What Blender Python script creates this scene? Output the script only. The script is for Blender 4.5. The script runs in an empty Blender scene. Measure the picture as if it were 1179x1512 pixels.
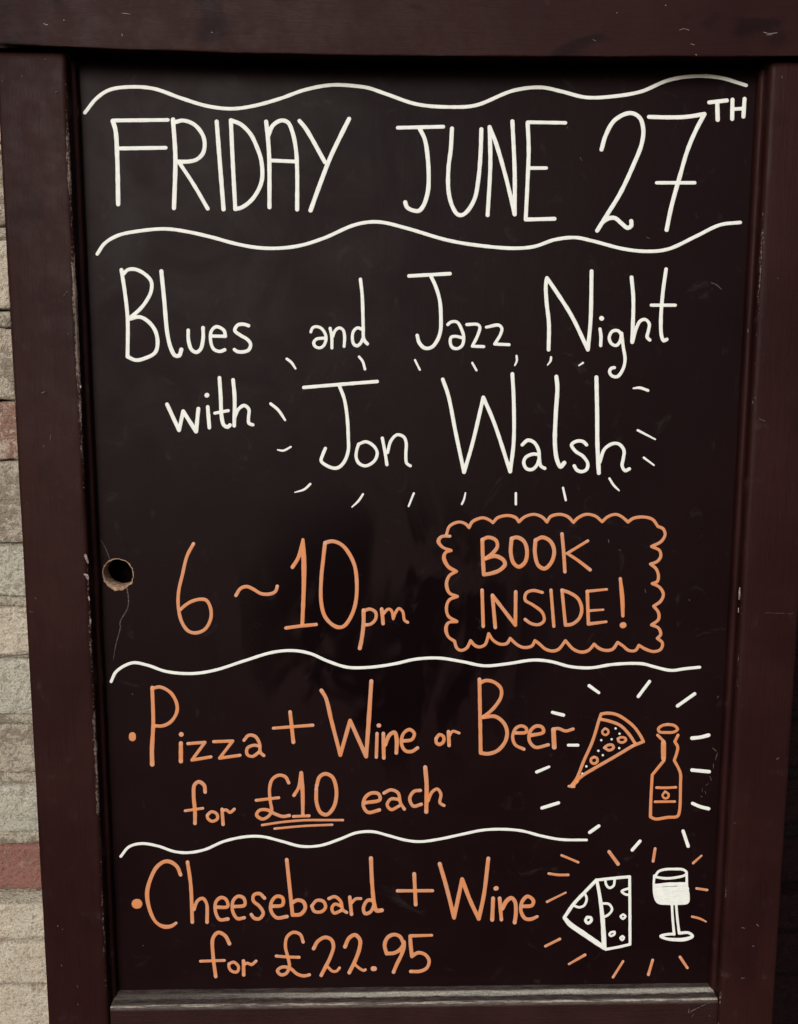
import bpy, bmesh, math, random
import numpy as np
from mathutils import Vector, Matrix, noise
random.seed(7)
sc = bpy.context.scene
R = math.radians

# ------------------------------------------------------------------ camera, sky, sun, exposure
# board frame: x = along the board, z = up its face, -y = out of its face
LEAN = R(5.0)
BOARD_O = Vector((0.0, -0.10, 0.80))
BOARD_M = Matrix.Translation(BOARD_O) @ Matrix.Rotation(-LEAN, 4, 'X')      # top leans back to the wall
PW, PH, F = 1179.0, 1512.0, 1135.0
RC = Matrix(((9.99793931e-01, 2.30602150e-03, 2.01687277e-02),
             (3.88761806e-05, 9.93307658e-01, -1.15498460e-01),
             (-2.03000936e-02, 1.15475443e-01, 9.93102879e-01)))             # (u, v, n) -> camera axes
CU = Vector((-0.03273666, 0.12638363, 0.71414372))
UVN = Matrix(((1, 0, 0), (0, 0, -1), (0, 1, 0)))                             # (u, v, n) -> board x, y, z
cam = bpy.data.cameras.new('camera'); cam_o = bpy.data.objects.new('camera', cam)
sc.collection.objects.link(cam_o); sc.camera = cam_o
cam.sensor_fit = 'HORIZONTAL'; cam.sensor_width = 36.0; cam.lens = 36.0 * F / PW
cam.clip_start = 0.02; cam.clip_end = 200.0
cam_o.matrix_world = BOARD_M @ (Matrix.Translation(UVN @ CU) @ (UVN @ RC.transposed()).to_4x4())
CAMW = cam_o.matrix_world.copy()

SUN_EL, SUN_AZ = R(23), R(196)          # azimuth clockwise from +Y; the light comes from over the viewer's left shoulder
w = bpy.data.worlds.new('World'); sc.world = w; w.use_nodes = True
wn = w.node_tree.nodes; wl = w.node_tree.links
sky = wn.new('ShaderNodeTexSky'); sky.sky_type = 'NISHITA'; sky.sun_disc = False
sky.sun_elevation = SUN_EL; sky.sun_rotation = SUN_AZ; sky.dust_density = 1.5; sky.air_density = 1.0; sky.ozone_density = 1.0
wl.new(sky.outputs[0], wn['Background'].inputs[0]); wn['Background'].inputs[1].default_value = 0.06
sl = bpy.data.lights.new('sun', 'SUN'); sl.energy = 2.65; sl.angle = R(30); sl.color = (1.0, 0.965, 0.915)
so = bpy.data.objects.new('sun', sl); sc.collection.objects.link(so)
sd = Vector((math.sin(SUN_AZ) * math.cos(SUN_EL), math.cos(SUN_AZ) * math.cos(SUN_EL), math.sin(SUN_EL)))
so.rotation_euler = sd.to_track_quat('Z', 'Y').to_euler(); so.location = sd * 5
sc.view_settings.view_transform = 'Standard'; sc.view_settings.look = 'None'
sc.view_settings.exposure = 0.0; sc.view_settings.gamma = 1.0

# ------------------------------------------------------------------ helpers
def at(px, py, n=0.0):
    """board-plane point (board x, y, z) that the photograph shows at px, py, at height n above the panel"""
    d = RC.transposed() @ Vector(((px - PW / 2) / F, -(py - PH / 2) / F, -1.0))
    p = CU + d * ((n - CU.z) / d.z)
    return UVN @ p
def wall_z(px, py, y=0.0):
    d = CAMW.to_3x3() @ Vector(((px - PW / 2) / F, -(py - PH / 2) / F, -1.0))
    o = CAMW.translation
    return (o + d * ((y - o.y) / d.y))
def link(name, me, mat=None, parent=None, kind=None, label=None, cat=None):
    o = bpy.data.objects.new(name, me); sc.collection.objects.link(o)
    if mat is not None: me.materials.append(mat)
    if parent is not None: o.parent = parent
    if kind: o['kind'] = kind
    if label: o['label'] = label
    if cat: o['category'] = cat
    return o
def empty(name, label, cat, mw=None):
    o = bpy.data.objects.new(name, None); sc.collection.objects.link(o)
    o.empty_display_size = 0.1
    if mw is not None: o.matrix_world = mw
    o['label'] = label; o['category'] = cat
    return o
def pydata(vs, fs, smooth=True):
    me = bpy.data.meshes.new('mesh'); me.from_pydata([tuple(v) for v in vs], [], fs)
    if smooth: me.polygons.foreach_set('use_smooth', [True] * len(me.polygons))
    me.update(); return me

class NT:
    """tiny node-graph writer"""
    def __init__(s, name):
        s.m = bpy.data.materials.new(name); s.m.use_nodes = True
        s.n = s.m.node_tree.nodes; s.l = s.m.node_tree.links
        s.b = s.n['Principled BSDF']
    def put(s, v, sock):
        if hasattr(v, 'is_linked') or isinstance(v, bpy.types.NodeSocket): s.l.new(v, sock)
        else:
            if isinstance(v, (tuple, list)) and len(v) == 3 and sock.type == 'RGBA': v = (*v, 1)
            sock.default_value = v
    def mth(s, op, a, b=0.0, c=0.0, clamp=False):
        k = s.n.new('ShaderNodeMath'); k.operation = op; k.use_clamp = clamp
        s.put(a, k.inputs[0]); s.put(b, k.inputs[1]); s.put(c, k.inputs[2]); return k.outputs[0]
    def ramp(s, v, lo, hi, a=0.0, b=1.0):
        k = s.n.new('ShaderNodeMapRange'); k.interpolation_type = 'SMOOTHSTEP'
        s.put(v, k.inputs[0]); s.put(lo, k.inputs[1]); s.put(hi, k.inputs[2]); s.put(a, k.inputs[3]); s.put(b, k.inputs[4])
        return k.outputs[0]
    def mix(s, f, a, b, mode='MIX'):
        k = s.n.new('ShaderNodeMix'); k.data_type = 'RGBA'; k.blend_type = mode
        s.put(f, k.inputs[0]); s.put(a, k.inputs[6]); s.put(b, k.inputs[7]); return k.outputs[2]
    def obj(s): return s.n.new('ShaderNodeTexCoord').outputs['Object']
    def scaled(s, vec, sx, sy, sz, off=None):
        k = s.n.new('ShaderNodeMapping'); s.l.new(vec, k.inputs[0]); k.inputs['Scale'].default_value = (sx, sy, sz)
        if off is not None: s.put(off, k.inputs['Location'])
        return k.outputs[0]
    def noise(s, vec, scale, detail=4, rough=0.55, dist=0.0):
        k = s.n.new('ShaderNodeTexNoise'); s.l.new(vec, k.inputs['Vector']); k.inputs['Scale'].default_value = scale
        k.inputs['Detail'].default_value = detail; k.inputs['Roughness'].default_value = rough
        k.inputs['Distortion'].default_value = dist; return k.outputs['Fac']
    def voro(s, vec, scale, feature='F1'):
        k = s.n.new('ShaderNodeTexVoronoi'); k.feature = feature; s.l.new(vec, k.inputs['Vector'])
        k.inputs['Scale'].default_value = scale; return k.outputs['Distance']
    def attr(s, name):
        k = s.n.new('ShaderNodeAttribute'); k.attribute_name = name; return k.outputs['Fac']
    def xyz(s, v):
        k = s.n.new('ShaderNodeSeparateXYZ'); s.l.new(v, k.inputs[0]); return k.outputs
    def rnd(s): return s.n.new('ShaderNodeObjectInfo').outputs['Random']
    def bump(s, h, dist, strength=1.0, prev=None):
        k = s.n.new('ShaderNodeBump'); s.put(h, k.inputs['Height']); k.inputs['Distance'].default_value = dist
        k.inputs['Strength'].default_value = strength
        if prev is not None: s.l.new(prev, k.inputs['Normal'])
        return k.outputs[0]
    def done(s, col=None, rough=None, nrm=None, spec=None):
        if col is not None: s.put(col, s.b.inputs['Base Color'])
        if rough is not None: s.put(rough, s.b.inputs['Roughness'])
        if nrm is not None: s.l.new(nrm, s.b.inputs['Normal'])
        if spec is not None: s.b.inputs['Specular IOR Level'].default_value = spec
        return s.m

# ------------------------------------------------------------------ materials
def timber_paint(name, along, wear_lo=0.50, wear_hi=0.60, extra=0.0, w0=(.17, .12, .095), w1=(.42, .34, .27)):
    """dark brown gloss paint over timber; rubbed through along the arrises (attribute 'edge')"""
    t = NT(name); o = t.obj(); st = {'x': (1, 16, 16), 'z': (16, 16, 1)}[along]
    s_ = t.scaled(o, *st)
    grain = t.noise(s_, 26, 5, 0.6, 0.3); fine = t.noise(t.scaled(o, *[1 + (q - 1) * 1.6 for q in st]), 70, 3, 0.6)
    big = t.noise(o, 7, 3, 0.5); mott = t.noise(o, 45, 4, 0.6)
    col = t.mix(t.ramp(big, .35, .65), PAINT_A, PAINT_B)
    col = t.mix(t.mth('MULTIPLY', t.ramp(grain, .45, .75), .35), col, PAINT_C)
    # knots and bruises showing through the paint
    k = t.noise(t.scaled(o, *[1 + (q - 1) * .05 for q in st]), 13, 2, 0.5, .8)
    col = t.mix(t.mth('MULTIPLY', t.ramp(k, .60, .70), .7 if along == 'x' else .22), col, PAINT_D)
    dust = t.mth('MULTIPLY', t.ramp(mott, .60, .85), .10)
    col = t.mix(dust, col, (.20, .17, .16))
    e = t.attr('edge')
    wn_ = t.mth('MULTIPLY_ADD', t.noise(t.scaled(o, *[1 + (q - 1) * .55 for q in st]), 55, 6, 0.75, .3), .62, t.mth('MULTIPLY', t.noise(o, 420, 3, .7), .40))
    reg = t.noise(t.scaled(o, *[.25 if q == 16 else 1 for q in st]), 9, 2, 0.5)
    thr = t.mth('MULTIPLY_ADD', reg, .75, t.mth('MULTIPLY_ADD', wn_, 1.1, extra - .80))
    if along == 'z':
        x_, y_, z_ = t.xyz(o)
        zb = t.mth('MULTIPLY', t.ramp(z_, .06, .14), t.ramp(z_, .40, .34)); left = t.ramp(x_, .1, -.1)
        thr = t.mth('ADD', thr, t.mth('MULTIPLY_ADD', t.mth('MULTIPLY', zb, left), .09, t.mth('MULTIPLY_ADD', left, .06, -.06)))
    wear = t.ramp(t.mth('MULTIPLY', e, t.mth('ADD', thr, .42)), wear_lo, wear_hi)
    wcol = t.mix(t.ramp(t.mth('MULTIPLY_ADD', fine, .5, t.mth('MULTIPLY', wn_, .5)), .40, .60), w0, w1)
    col = t.mix(t.mth('MULTIPLY', wear, .9), col, wcol)
    rough = t.mix(wear, t.ramp(mott, .3, .7, .42, .56), (.8, .8, .8))
    h = t.mth('MULTIPLY_ADD', grain, .6, t.mth('MULTIPLY', fine, .4))
    n1 = t.bump(h, .0007, .55); n2 = t.bump(t.mth('MULTIPLY', wear, -1), .0006, .8, n1)
    n3 = t.bump(mott, .0015, .25, n2)
    return t.done(col, rough, n3, .075)
PAINT_A = (.0200, .0060, .0058); PAINT_B = (.0265, .0086, .0076); PAINT_C = (.0105, .0030, .0034); PAINT_D = (.0065, .0018, .0024)
M_STILE = timber_paint('stile_paint', 'z', .56, .66, 0.0, (.075, .045, .040), (.30, .225, .185))
M_RAIL = timber_paint('rail_paint', 'x', .70, .85)
def sill_mat():
    t = NT('worn_sill_paint'); o = t.obj(); x, y, z = t.xyz(o)
    s1 = t.noise(t.scaled(o, 1, 14, 14), 28, 6, .72, .4); s2 = t.noise(t.scaled(o, 1, 5, 5), 90, 5, .7); f = t.noise(o, 500, 3, .7); big = t.noise(t.scaled(o, 1, .2, .2), 9, 2, .5)
    e = t.ramp(t.attr('edge'), .02, .35)
    wob = t.mth('MULTIPLY_ADD', s2, .0020, t.mth('MULTIPLY_ADD', big, .0010, -.0015))
    zz = t.mth('ADD', y, t.mth('MULTIPLY', wob, 2.0))
    band = t.ramp(t.mth('ABSOLUTE', t.mth('ADD', zz, .0086)), .0042, .0014)            # the ridge that buckets and sleeves rub
    line = t.ramp(t.mth('ABSOLUTE', t.mth('ADD', t.mth('ADD', y, t.mth('MULTIPLY', wob, .8)), .0188)), .0014, .0004)
    alongx = t.ramp(x, -.24, -.02, .15, 1.0)
    w_ = t.mth('MULTIPLY', t.mth('MULTIPLY', band, alongx), t.ramp(t.mth('MULTIPLY_ADD', s1, .6, t.mth('MULTIPLY', s2, .4)), .30, .47))
    w2 = t.mth('MULTIPLY', t.mth('MULTIPLY', line, t.ramp(z, -.4422, -.4414)), t.ramp(s1, .42, .56, .05, .55))
    w_ = t.mth('MAXIMUM', w_, w2)
    grey = t.mix(t.ramp(s2, .35, .65), (.060, .042, .038), (.135, .108, .094))
    paint = t.mix(t.ramp(t.noise(o, 30, 4, .6), .35, .65), PAINT_A, PAINT_B)
    col = t.mix(t.mth('MULTIPLY', e, .85), paint, grey)
    col = t.mix(w_, col, t.mix(t.ramp(f, .35, .65), (.55, .49, .39), (.84, .79, .66)))
    n = t.bump(t.mth('MULTIPLY_ADD', s1, .6, t.mth('MULTIPLY', f, .4)), .0016, .7)
    return t.done(col, .6, n, .16)
M_SILL = sill_mat()

def board_mat():
    t = NT('chalkboard_paint'); o = t.obj(); x, y, z = t.xyz(o)
    big = t.noise(o, 3.5, 3, .5); m = t.noise(o, 14, 4, .6, .5); fine = t.noise(o, 260, 2, .6)
    brush = t.noise(t.scaled(o, 1, 1, .08), 60, 3, .6)
    col = t.mix(t.ramp(big, .35, .68), (.0072, .0021, .0028), (.0094, .0031, .0038))
    # damp, wiped-clean smears in the middle of the board
    dx = t.mth('MULTIPLY', t.mth('ADD', x, .03), 6.5); dz = t.mth('MULTIPLY', t.mth('ADD', z, .075), 7.5)
    rad = t.mth('SQRT', t.mth('ADD', t.mth('MULTIPLY', dx, dx), t.mth('MULTIPLY', dz, dz)))
    sm = t.noise(t.scaled(o, 1, 1, .55), 11, 3, .55, 1.4)
    smear = t.mth('MULTIPLY', t.ramp(rad, 1.3, .5), t.ramp(sm, .46, .56))
    col = t.mix(t.mth('MULTIPLY', smear, .75), col, (.0022, .0008, .0012))
    ghost = t.ramp(t.noise(t.scaled(o, 1, 1, .9), 24, 4, .65, 2.5), .60, .78)
    col = t.mix(t.mth('MULTIPLY', ghost, .22), col, (.05, .046, .045))
    dust = t.ramp(fine, .72, .80)
    col = t.mix(t.mth('MULTIPLY', dust, .08), col, (.09, .08, .08))
    rough = t.mth('ADD', t.ramp(m, .3, .7, .42, .52), t.mth('MULTIPLY', smear, -.04))
    n = t.bump(brush, .0005, .25); n = t.bump(fine, .0002, .35, n)
    t.put(t.mth('MULTIPLY_ADD', smear, -.045, .064), t.b.inputs['Specular IOR Level'])
    return t.done(col, rough, n)
M_BOARD = board_mat()

def pen_white():
    t = NT('white_paint_pen'); o = t.obj()
    n = t.noise(o, 900, 2, .6); c = t.attr('core')
    streak = t.noise(o, 120, 3, .6)
    k = t.n.new('ShaderNodeCombineXYZ'); t.l.new(t.mth('MULTIPLY', t.attr('cross'), 1.3), k.inputs[0]); t.l.new(t.mth('MULTIPLY', t.attr('along'), .05), k.inputs[1]); t.l.new(t.rnd(), k.inputs[2])
    st = t.noise(k.outputs[0], 2.2, 3, .6, .2)
    col = t.mix(t.ramp(streak, .35, .7), (.80, .81, .765), (.86, .88, .82))
    col = t.mix(t.mth('MULTIPLY', t.ramp(st, .48, .62), .38), col, (.60, .59, .55))
    col = t.mix(t.mth('MULTIPLY', t.ramp(c, .0, .35, .35, 0), 1.0), col, (.55, .53, .50))
    return t.done(col, .62, t.bump(n, .0001, .4), .35)
def pen_orange():
    t = NT('orange_paint_pen'); o = t.obj()
    c = t.attr('core'); ov = t.attr('over'); tip = t.attr('tip'); al = t.attr('along')
    k = t.n.new('ShaderNodeCombineXYZ'); t.l.new(t.attr('cross'), k.inputs[0]); t.l.new(t.mth('MULTIPLY', al, .07), k.inputs[1])
    t.l.new(t.rnd(), k.inputs[2])
    st = t.noise(k.outputs[0], 2.3, 3, .6, .3); patch = t.noise(o, 55, 3, .6)
    f = t.mth('MULTIPLY', t.ramp(t.mth('MULTIPLY_ADD', patch, .55, t.mth('MULTIPLY_ADD', st, .5, t.mth('MULTIPLY', t.attr('fat'), .5))), .44, .60), .72)
    col = t.mix(f, (.60, .265, .140), (.68, .228, .066))
    col = t.mix(t.mth('MULTIPLY', t.ramp(ov, .2, .9), .8), col, (.78, .26, .062))
    col = t.mix(t.ramp(c, .0, .30, .45, 0), col, (.42, .17, .09))
    col = t.mix(t.mth('MULTIPLY', t.mth('MULTIPLY', t.ramp(tip, .0, 1.0, 1.0, 0), t.mth('SUBTRACT', 1, t.attr('fat'))), .28), col, (.72, .48, .40))
    return t.done(col, .55, t.bump(st, .0001, .3), .4)
def pen_scratch():
    t = NT('scratched_paint'); n = t.noise(t.obj(), 400, 3, .7)
    return t.done(t.mix(t.ramp(n, .35, .65), (.040, .028, .028), (.125, .098, .092)), .85, None, .2)
def pen_chip():
    t = NT('chipped_paint'); n = t.noise(t.obj(), 600, 3, .7)
    return t.done(t.mix(t.ramp(n, .35, .65), (.13, .09, .08), (.40, .30, .27)), .85, None, .2)
M_PW, M_PO, M_SC, M_CH = pen_white(), pen_orange(), pen_scratch(), pen_chip()

def raw_board():
    t = NT('raw_drilled_wood'); o = t.obj(); n = t.noise(o, 240, 5, .75); g = t.noise(t.scaled(o, 1, 5, 1), 90, 4, .7)
    col = t.mix(t.ramp(n, .3, .7), (.20, .11, .065), (.52, .35, .24)); col = t.mix(t.mth('MULTIPLY', t.ramp(g, .5, .7), .5), col, (.10, .05, .03))
    return t.done(col, .95, t.bump(n, .0012, 1.0), .1)
M_RAW = raw_board()

def brick_mat(name, a, b, under, cover, dark=(.19, .155, .12)):
    """thin old paint over rough brick: a/b paint tones, under = bare brick, cover = how much paint is left"""
    t = NT(name); o0 = t.obj(); r = t.rnd()
    va = t.n.new('ShaderNodeVectorMath'); va.operation = 'ADD'; t.l.new(o0, va.inputs[0])
    cv = t.n.new('ShaderNodeCombineXYZ'); t.l.new(t.mth('MULTIPLY', r, 9), cv.inputs[0]); t.l.new(t.mth('MULTIPLY', r, 5), cv.inputs[2])
    t.l.new(cv.outputs[0], va.inputs[1]); o = va.outputs[0]
    big = t.noise(o, 22, 4, .6); med = t.noise(o, 85, 5, .68, .4); fine = t.noise(o, 330, 4, .7); gr = t.noise(o, 900, 2, .6)
    col = t.mix(t.ramp(big, .35, .68), a, b)
    bare = t.ramp(t.mth('MULTIPLY_ADD', med, .55, t.mth('MULTIPLY_ADD', big, .45, t.mth('MULTIPLY', fine, .22))), cover, cover + .06)
    col = t.mix(t.mth('MULTIPLY', bare, .85), col, under)
    pit_shade = t.ramp(t.mth('MULTIPLY_ADD', fine, .6, t.mth('MULTIPLY', med, .4)), .49, .40)  # relief shading painted as darker colour in the low spots of the bump
    col = t.mix(t.mth('MULTIPLY', pit_shade, .55), col, dark)
    col = t.mix(t.mth('MULTIPLY', t.ramp(gr, .45, .65), .14), col, dark)
    h = t.mth('MULTIPLY_ADD', fine, .75, t.mth('MULTIPLY', med, .6))
    n = t.bump(h, .0075, 1.0); n = t.bump(gr, .0008, .6, n)
    return t.done(col, .92, n, .2 if a[0] > .05 else .06)
BR = dict(
 cream=brick_mat('limewashed_cream', (.76, .66, .52), (.90, .81, .66), (.50, .40, .31), .66),
 grey=brick_mat('limewashed_grey', (.62, .59, .49), (.80, .76, .63), (.44, .39, .31), .64),
 pink=brick_mat('limewashed_pink', (.66, .52, .42), (.80, .65, .53), (.33, .16, .12), .57),
 red=brick_mat('worn_red', (.58, .38, .31), (.74, .58, .47), (.36, .14, .11), .49),
 rough=brick_mat('weathered_grey', (.64, .55, .44), (.84, .74, .59), (.33, .265, .21), .58, (.10, .08, .065)),
 mortar=brick_mat('limewashed_mortar', (.56, .49, .39), (.78, .70, .56), (.27, .22, .17), .60, (.12, .095, .075)),
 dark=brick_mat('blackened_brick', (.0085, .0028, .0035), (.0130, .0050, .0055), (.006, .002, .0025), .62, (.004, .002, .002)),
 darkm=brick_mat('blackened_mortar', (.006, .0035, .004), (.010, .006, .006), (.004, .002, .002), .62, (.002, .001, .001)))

def flat_mat(name, a, b, sc_=30, rough=.9, dist=.004):
    t = NT(name); o = t.obj(); n = t.noise(o, sc_, 5, .65); f = t.noise(o, sc_ * 12, 3, .7)
    return t.done(t.mix(t.ramp(n, .35, .65), a, b), rough, t.bump(f, dist, .6), .05)
M_GROUND = flat_mat('asphalt', (.040, .038, .036), (.065, .062, .058), 6)
M_VOID = flat_mat('black_void_backing', (.003, .002, .002), (.005, .0035, .003), 40, .9, .001)  # near-black colour stands in for the shade inside the hole

# ------------------------------------------------------------------ ground
g = pydata([(-60, -60, 0), (60, -60, 0), (60, 60, 0), (-60, 60, 0)], [(0, 1, 2, 3)], False)
link('pavement', g, M_GROUND, kind='structure')

# ------------------------------------------------------------------ brick walls behind the board
COURSES = [  # bottom px, top px, kind of the visible brick, traced at the left edge of the photograph
 (333, 226, 'rough'), (457, 356, 'cream'), (591, 484, 'rough'), (679, 594, 'pink'), (802, 682, 'rough'), (881, 806, 'grey'),
 (968, 898, 'cream'), (1056, 974, 'grey'), (1142, 1072, 'rough'), (1228, 1160, 'grey'), (1314, 1249, 'red'), (1386, 1334, 'cream'),
 (1452, 1392, 'cream'), (1530, 1458, 'cream')]
def rough_block(x0, x1, z0, z1, y0, y1, seed, res=.011, amp=.0022, fine=0.0):
    """a brick: lumpy front face at y0, chipped arrises dropping into the joint, plain sides running back to y1"""
    rim = .0016
    def axis(a, b): n = max(2, int((b - a - 2 * rim) / res)); return [a, a + rim] + [a + rim + (b - a - 2 * rim) * i / n for i in range(1, n)] + [b - rim, b]
    xs, zs = axis(x0, x1), axis(z0, z1); nx, nz = len(xs) - 1, len(zs) - 1; vs = []; fs = []
    for j, z in enumerate(zs):
        for i, x in enumerate(xs):
            p = Vector((x * 38 + seed * 3.1, z * 38, seed * 7.7))
            dn = (noise.noise(p) + .5 * noise.noise(p * 2.7)) * amp
            if fine: dn += fine * (noise.noise(p * 7.5) + .55 * noise.noise(p * 15)) - fine * 2.2 * max(0, noise.noise(p * 4.6 + Vector((9, 4, 2))) - .28)
            e = i in (0, nx) or j in (0, nz); e2 = min(i, nx - i, j, nz - j) == 1; q = noise.noise_vector(p * 1.6) + noise.noise_vector(p * 5) * .5
            vs.append((x + (q.x * .0016 if e else 0), y0 - dn + (.0030 + max(0, .004 * q.y) if e else .0006 if e2 else 0), z + (q.z * .0016 if e else q.z * .0006)))
    W1 = nx + 1
    for j in range(nz):
        for i in range(nx):
            a = j * W1 + i; fs.append((a, a + 1, a + W1 + 1, a + W1))
    ring = [i for i in range(W1)] + [j * W1 + nx for j in range(1, nz + 1)] + [nz * W1 + i for i in range(nx - 1, -1, -1)] + [j * W1 for j in range(nz - 1, 0, -1)]
    base = len(vs); vs += [(vs[i][0], y1, vs[i][2]) for i in ring]; n = len(ring)
    for k in range(n): fs.append((ring[k], base + k, base + (k + 1) % n, ring[(k + 1) % n]))
    fs.append(tuple(base + k for k in range(n)))
    return pydata(vs, fs)
def build_wall(name, label, xa, xb, mats, mort, edge_x=None):
    root = empty(name, label, 'brick wall', Matrix.Translation(((xa + xb) / 2, 0, 0)))
    ox = (xa + xb) / 2
    rows = []
    for (pb, pt, k) in COURSES:
        rows.append((wall_z(22, pb).z, wall_z(22, pt).z, k))
    z = rows[0][1] + .010
    for q in range(5): rows.insert(0, (z, z + .066, ('cream', 'grey', 'rough', 'pink', 'cream')[q])); z += .077
    z = rows[-1][0] - .010
    while z > .02: rows.append((max(z - .066, .005), z, 'grey')); z -= .077
    rr = random.Random(11 + len(name)); zt = rows[0][1] + .005; gap_z = wall_z(22, 1324).z
    def near_(a, b): return (a < -.38 and b > -.66) or (a < .60 and b > .40)
    for r_, (z0, z1, k) in enumerate(rows):
        x = xa - (.125 if r_ % 2 else .180) + rr.uniform(-.008, .008)
        while x < xb:
            a, b = max(x, xa), min(x + .215 + rr.uniform(-.006, .006), xb); x = x + .225
            if b - a < .03: continue
            seed = rr.random() * 40; rk = k if mats is None else mats
            if mats is None and not (a < -.36 and b > -.46): rk = rr.choice(['cream', 'cream', 'grey', 'rough', 'pink'])
            big = a < -.34 or b > .30; nr = near_(a, b)
            me = rough_block(a - ox, b - ox, z0, z1, rr.uniform(-.0025, .0010), .09, seed, .0024 if nr else .008 if big else .03, .0016, .0014 if nr else 0)
            link('brick', me, BR[rk], root)
            if b < xb - .004: link('mortar_joint', rough_block(b - ox + .0012, min(x, xb) - ox - .0012, z0, z1, .0012, .09, seed + 2, .004, .0012, .0005), BR[mort], root)
        if r_ + 1 < len(rows):
            lo, hi = rows[r_ + 1][1], z0
            if hi - lo > .0045:
                deep = lo - .004 < gap_z < hi + .004; x = xa
                while x < xb:
                    e = min(xb, x + .32); nr = near_(x, e)
                    if deep:
                        m = lo + (hi - lo) * .72
                        link('mortar_joint', rough_block(x - ox, e - ox, m + .0015, hi - .0008, -.001, .09, r_ + x, .0028 if nr else .02, .0016, .0014 if nr else 0), BR[mort], root)
                    else: link('mortar_joint', rough_block(x - ox, e - ox, lo + .0009, hi - .0009, .0008, .09, r_ + x, .0028 if nr else .02, .0016, .0012 if nr else 0), BR[mort], root)
                    x = e
    me = pydata([(xa - ox, .086, 0), (xb - ox, .086, 0), (xb - ox, .20, 0), (xa - ox, .20, 0), (xa - ox, .086, zt), (xb - ox, .086, zt), (xb - ox, .20, zt), (xa - ox, .20, zt)],
                [(0, 1, 2, 3), (4, 7, 6, 5), (0, 4, 5, 1), (1, 5, 6, 2), (2, 6, 7, 3), (3, 7, 4, 0)], False)
    link('wall_core', me, BR[mort], root)
    return root
build_wall('brick_wall', 'old brick wall in flaking cream limewash, left of the board', -1.30, .10, None, 'mortar')
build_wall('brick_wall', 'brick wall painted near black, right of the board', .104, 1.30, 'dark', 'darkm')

# ------------------------------------------------------------------ the board: timber frame
board = empty('pavement_sign', 'brown timber framed chalkboard leaning on a brick wall, handwritten in white and orange', 'chalkboard sign', BOARD_M)

def sweep(name, prof, L0, L1, axis, mat, seg=.006, shift=None, label=None, jit=.0004, endr=.0015):
    """prof: [(a, n, edge)], swept from L0 to L1. axis 'v': a = u, along v. axis 'u': a = v, along u."""
    n = max(8, int(abs(L1 - L0) / seg)); N = len(prof); vs = []; ew = []; fs = []
    ca = sum(p[0] for p in prof) / N; cn = sum(p[1] for p in prof) / N
    ts = [L0, L0 + endr * .35, L0 + endr] + [L0 + endr + (L1 - L0 - 2 * endr) * i / n for i in range(1, n)] + [L1 - endr, L1 - endr * .35, L1]
    ins = [endr, endr * .35, 0] + [0] * (n - 1) + [0, endr * .35, endr]
    for k, t in enumerate(ts):
        for q, (a, nn, e) in enumerate(prof):
            j = jit * noise.noise(Vector((t * 22, q * .35 if e == 0 else q * 2.0, len(name)))) + (jit * .8 * noise.noise(Vector((t * 120, q, 5))) if e else 0)
            s = shift(t) if shift else 0
            da = math.copysign(ins[k], ca - a) if abs(a - ca) > .01 else 0; dn = math.copysign(ins[k], cn - nn)
            A_, N_ = a + da + s + j, nn + dn + j
            u, v = (A_, t) if axis == 'v' else (t, A_)
            vs.append((u, -N_, v)); ew.append(min(1.0, e + (.75 if ins[k] > 0 and endr > .001 else 0)))
    K = len(ts)
    for k in range(K - 1):
        for q in range(N):
            a, b = k * N + q, k * N + (q + 1) % N; fs.append((a, b, b + N, a + N))
    fs.append(tuple(range(N))[::-1]); fs.append(tuple((K - 1) * N + q for q in range(N)))
    me = pydata(vs, fs); at_ = me.attributes.new('edge', 'FLOAT', 'POINT'); at_.data.foreach_set('value', ew)
    bm = bmesh.new(); bm.from_mesh(me); bmesh.ops.recalc_face_normals(bm, faces=bm.faces); bm.to_mesh(me); bm.free()
    o = link(name, me, mat, board, label=label)
    return o
def stile_prof(uo, ui, s):
    """outer edge uo, inner arris ui, s = +1 when the panel lies towards +u"""
    P = [(uo, -.036, 0), (uo, .0165, .2), (uo + s * .0006, .0185, .8), (uo + s * .0018, .0197, .8), (uo + s * .0040, .0200, .0),
         (ui - s * .0085, .0200, 0), (ui - s * .0050, .0200, .42), (ui - s * .0024, .0197, .85), (ui - s * .0008, .0186, 1.0), (ui, .0165, .8), (ui + s * .0001, .0125, .0),
         (ui + s * .0003, .0085, 0), (ui + s * .0012, .0082, .0), (ui + s * .0028, .0074, .50), (ui + s * .0035, .0058, .3), (ui + s * .0036, .0020, 0), (ui + s * .0036, -.036, 0)]
    return P
sweep('stile', stile_prof(-.3605, -.3016, 1), -.78, .4362, 'v', M_STILE, label='left upright of the frame, paint rubbed through along its inner edge')
sweep('stile', stile_prof(.3560, .3008, -1), -.78, .4355, 'v', M_STILE, label='right upright of the frame, deep brown with faint rubbed lines')
BOW = [(-.39, .4357), (-.348, .4350), (-.2377, .4321), (-.1262, .4302), (-.0138, .4298), (.100, .4307), (.2133, .4319), (.316, .4334), (.39, .4345)]
def bow(t):
    for (a, va), (b, vb) in zip(BOW, BOW[1:]):
        if t <= b: return va + (vb - va) * max(0, (t - a)) / (b - a) - .4325
    return .002
sweep('top_rail', [(.4430, -.036, 0), (.4412, .016, 0), (.4398, .022, 0), (.4375, .0262, .0), (.4355, .0280, .25), (.4353, .0286, .45), (.4362, .0290, .25), (.439, .0290, 0), (.45, .0290, 0), (.49, .0290, 0),
                   (.533, .029, 0), (.535, .027, .8), (.535, -.036, 0)], -.388, .388, 'u', M_RAIL, shift=bow)
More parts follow.
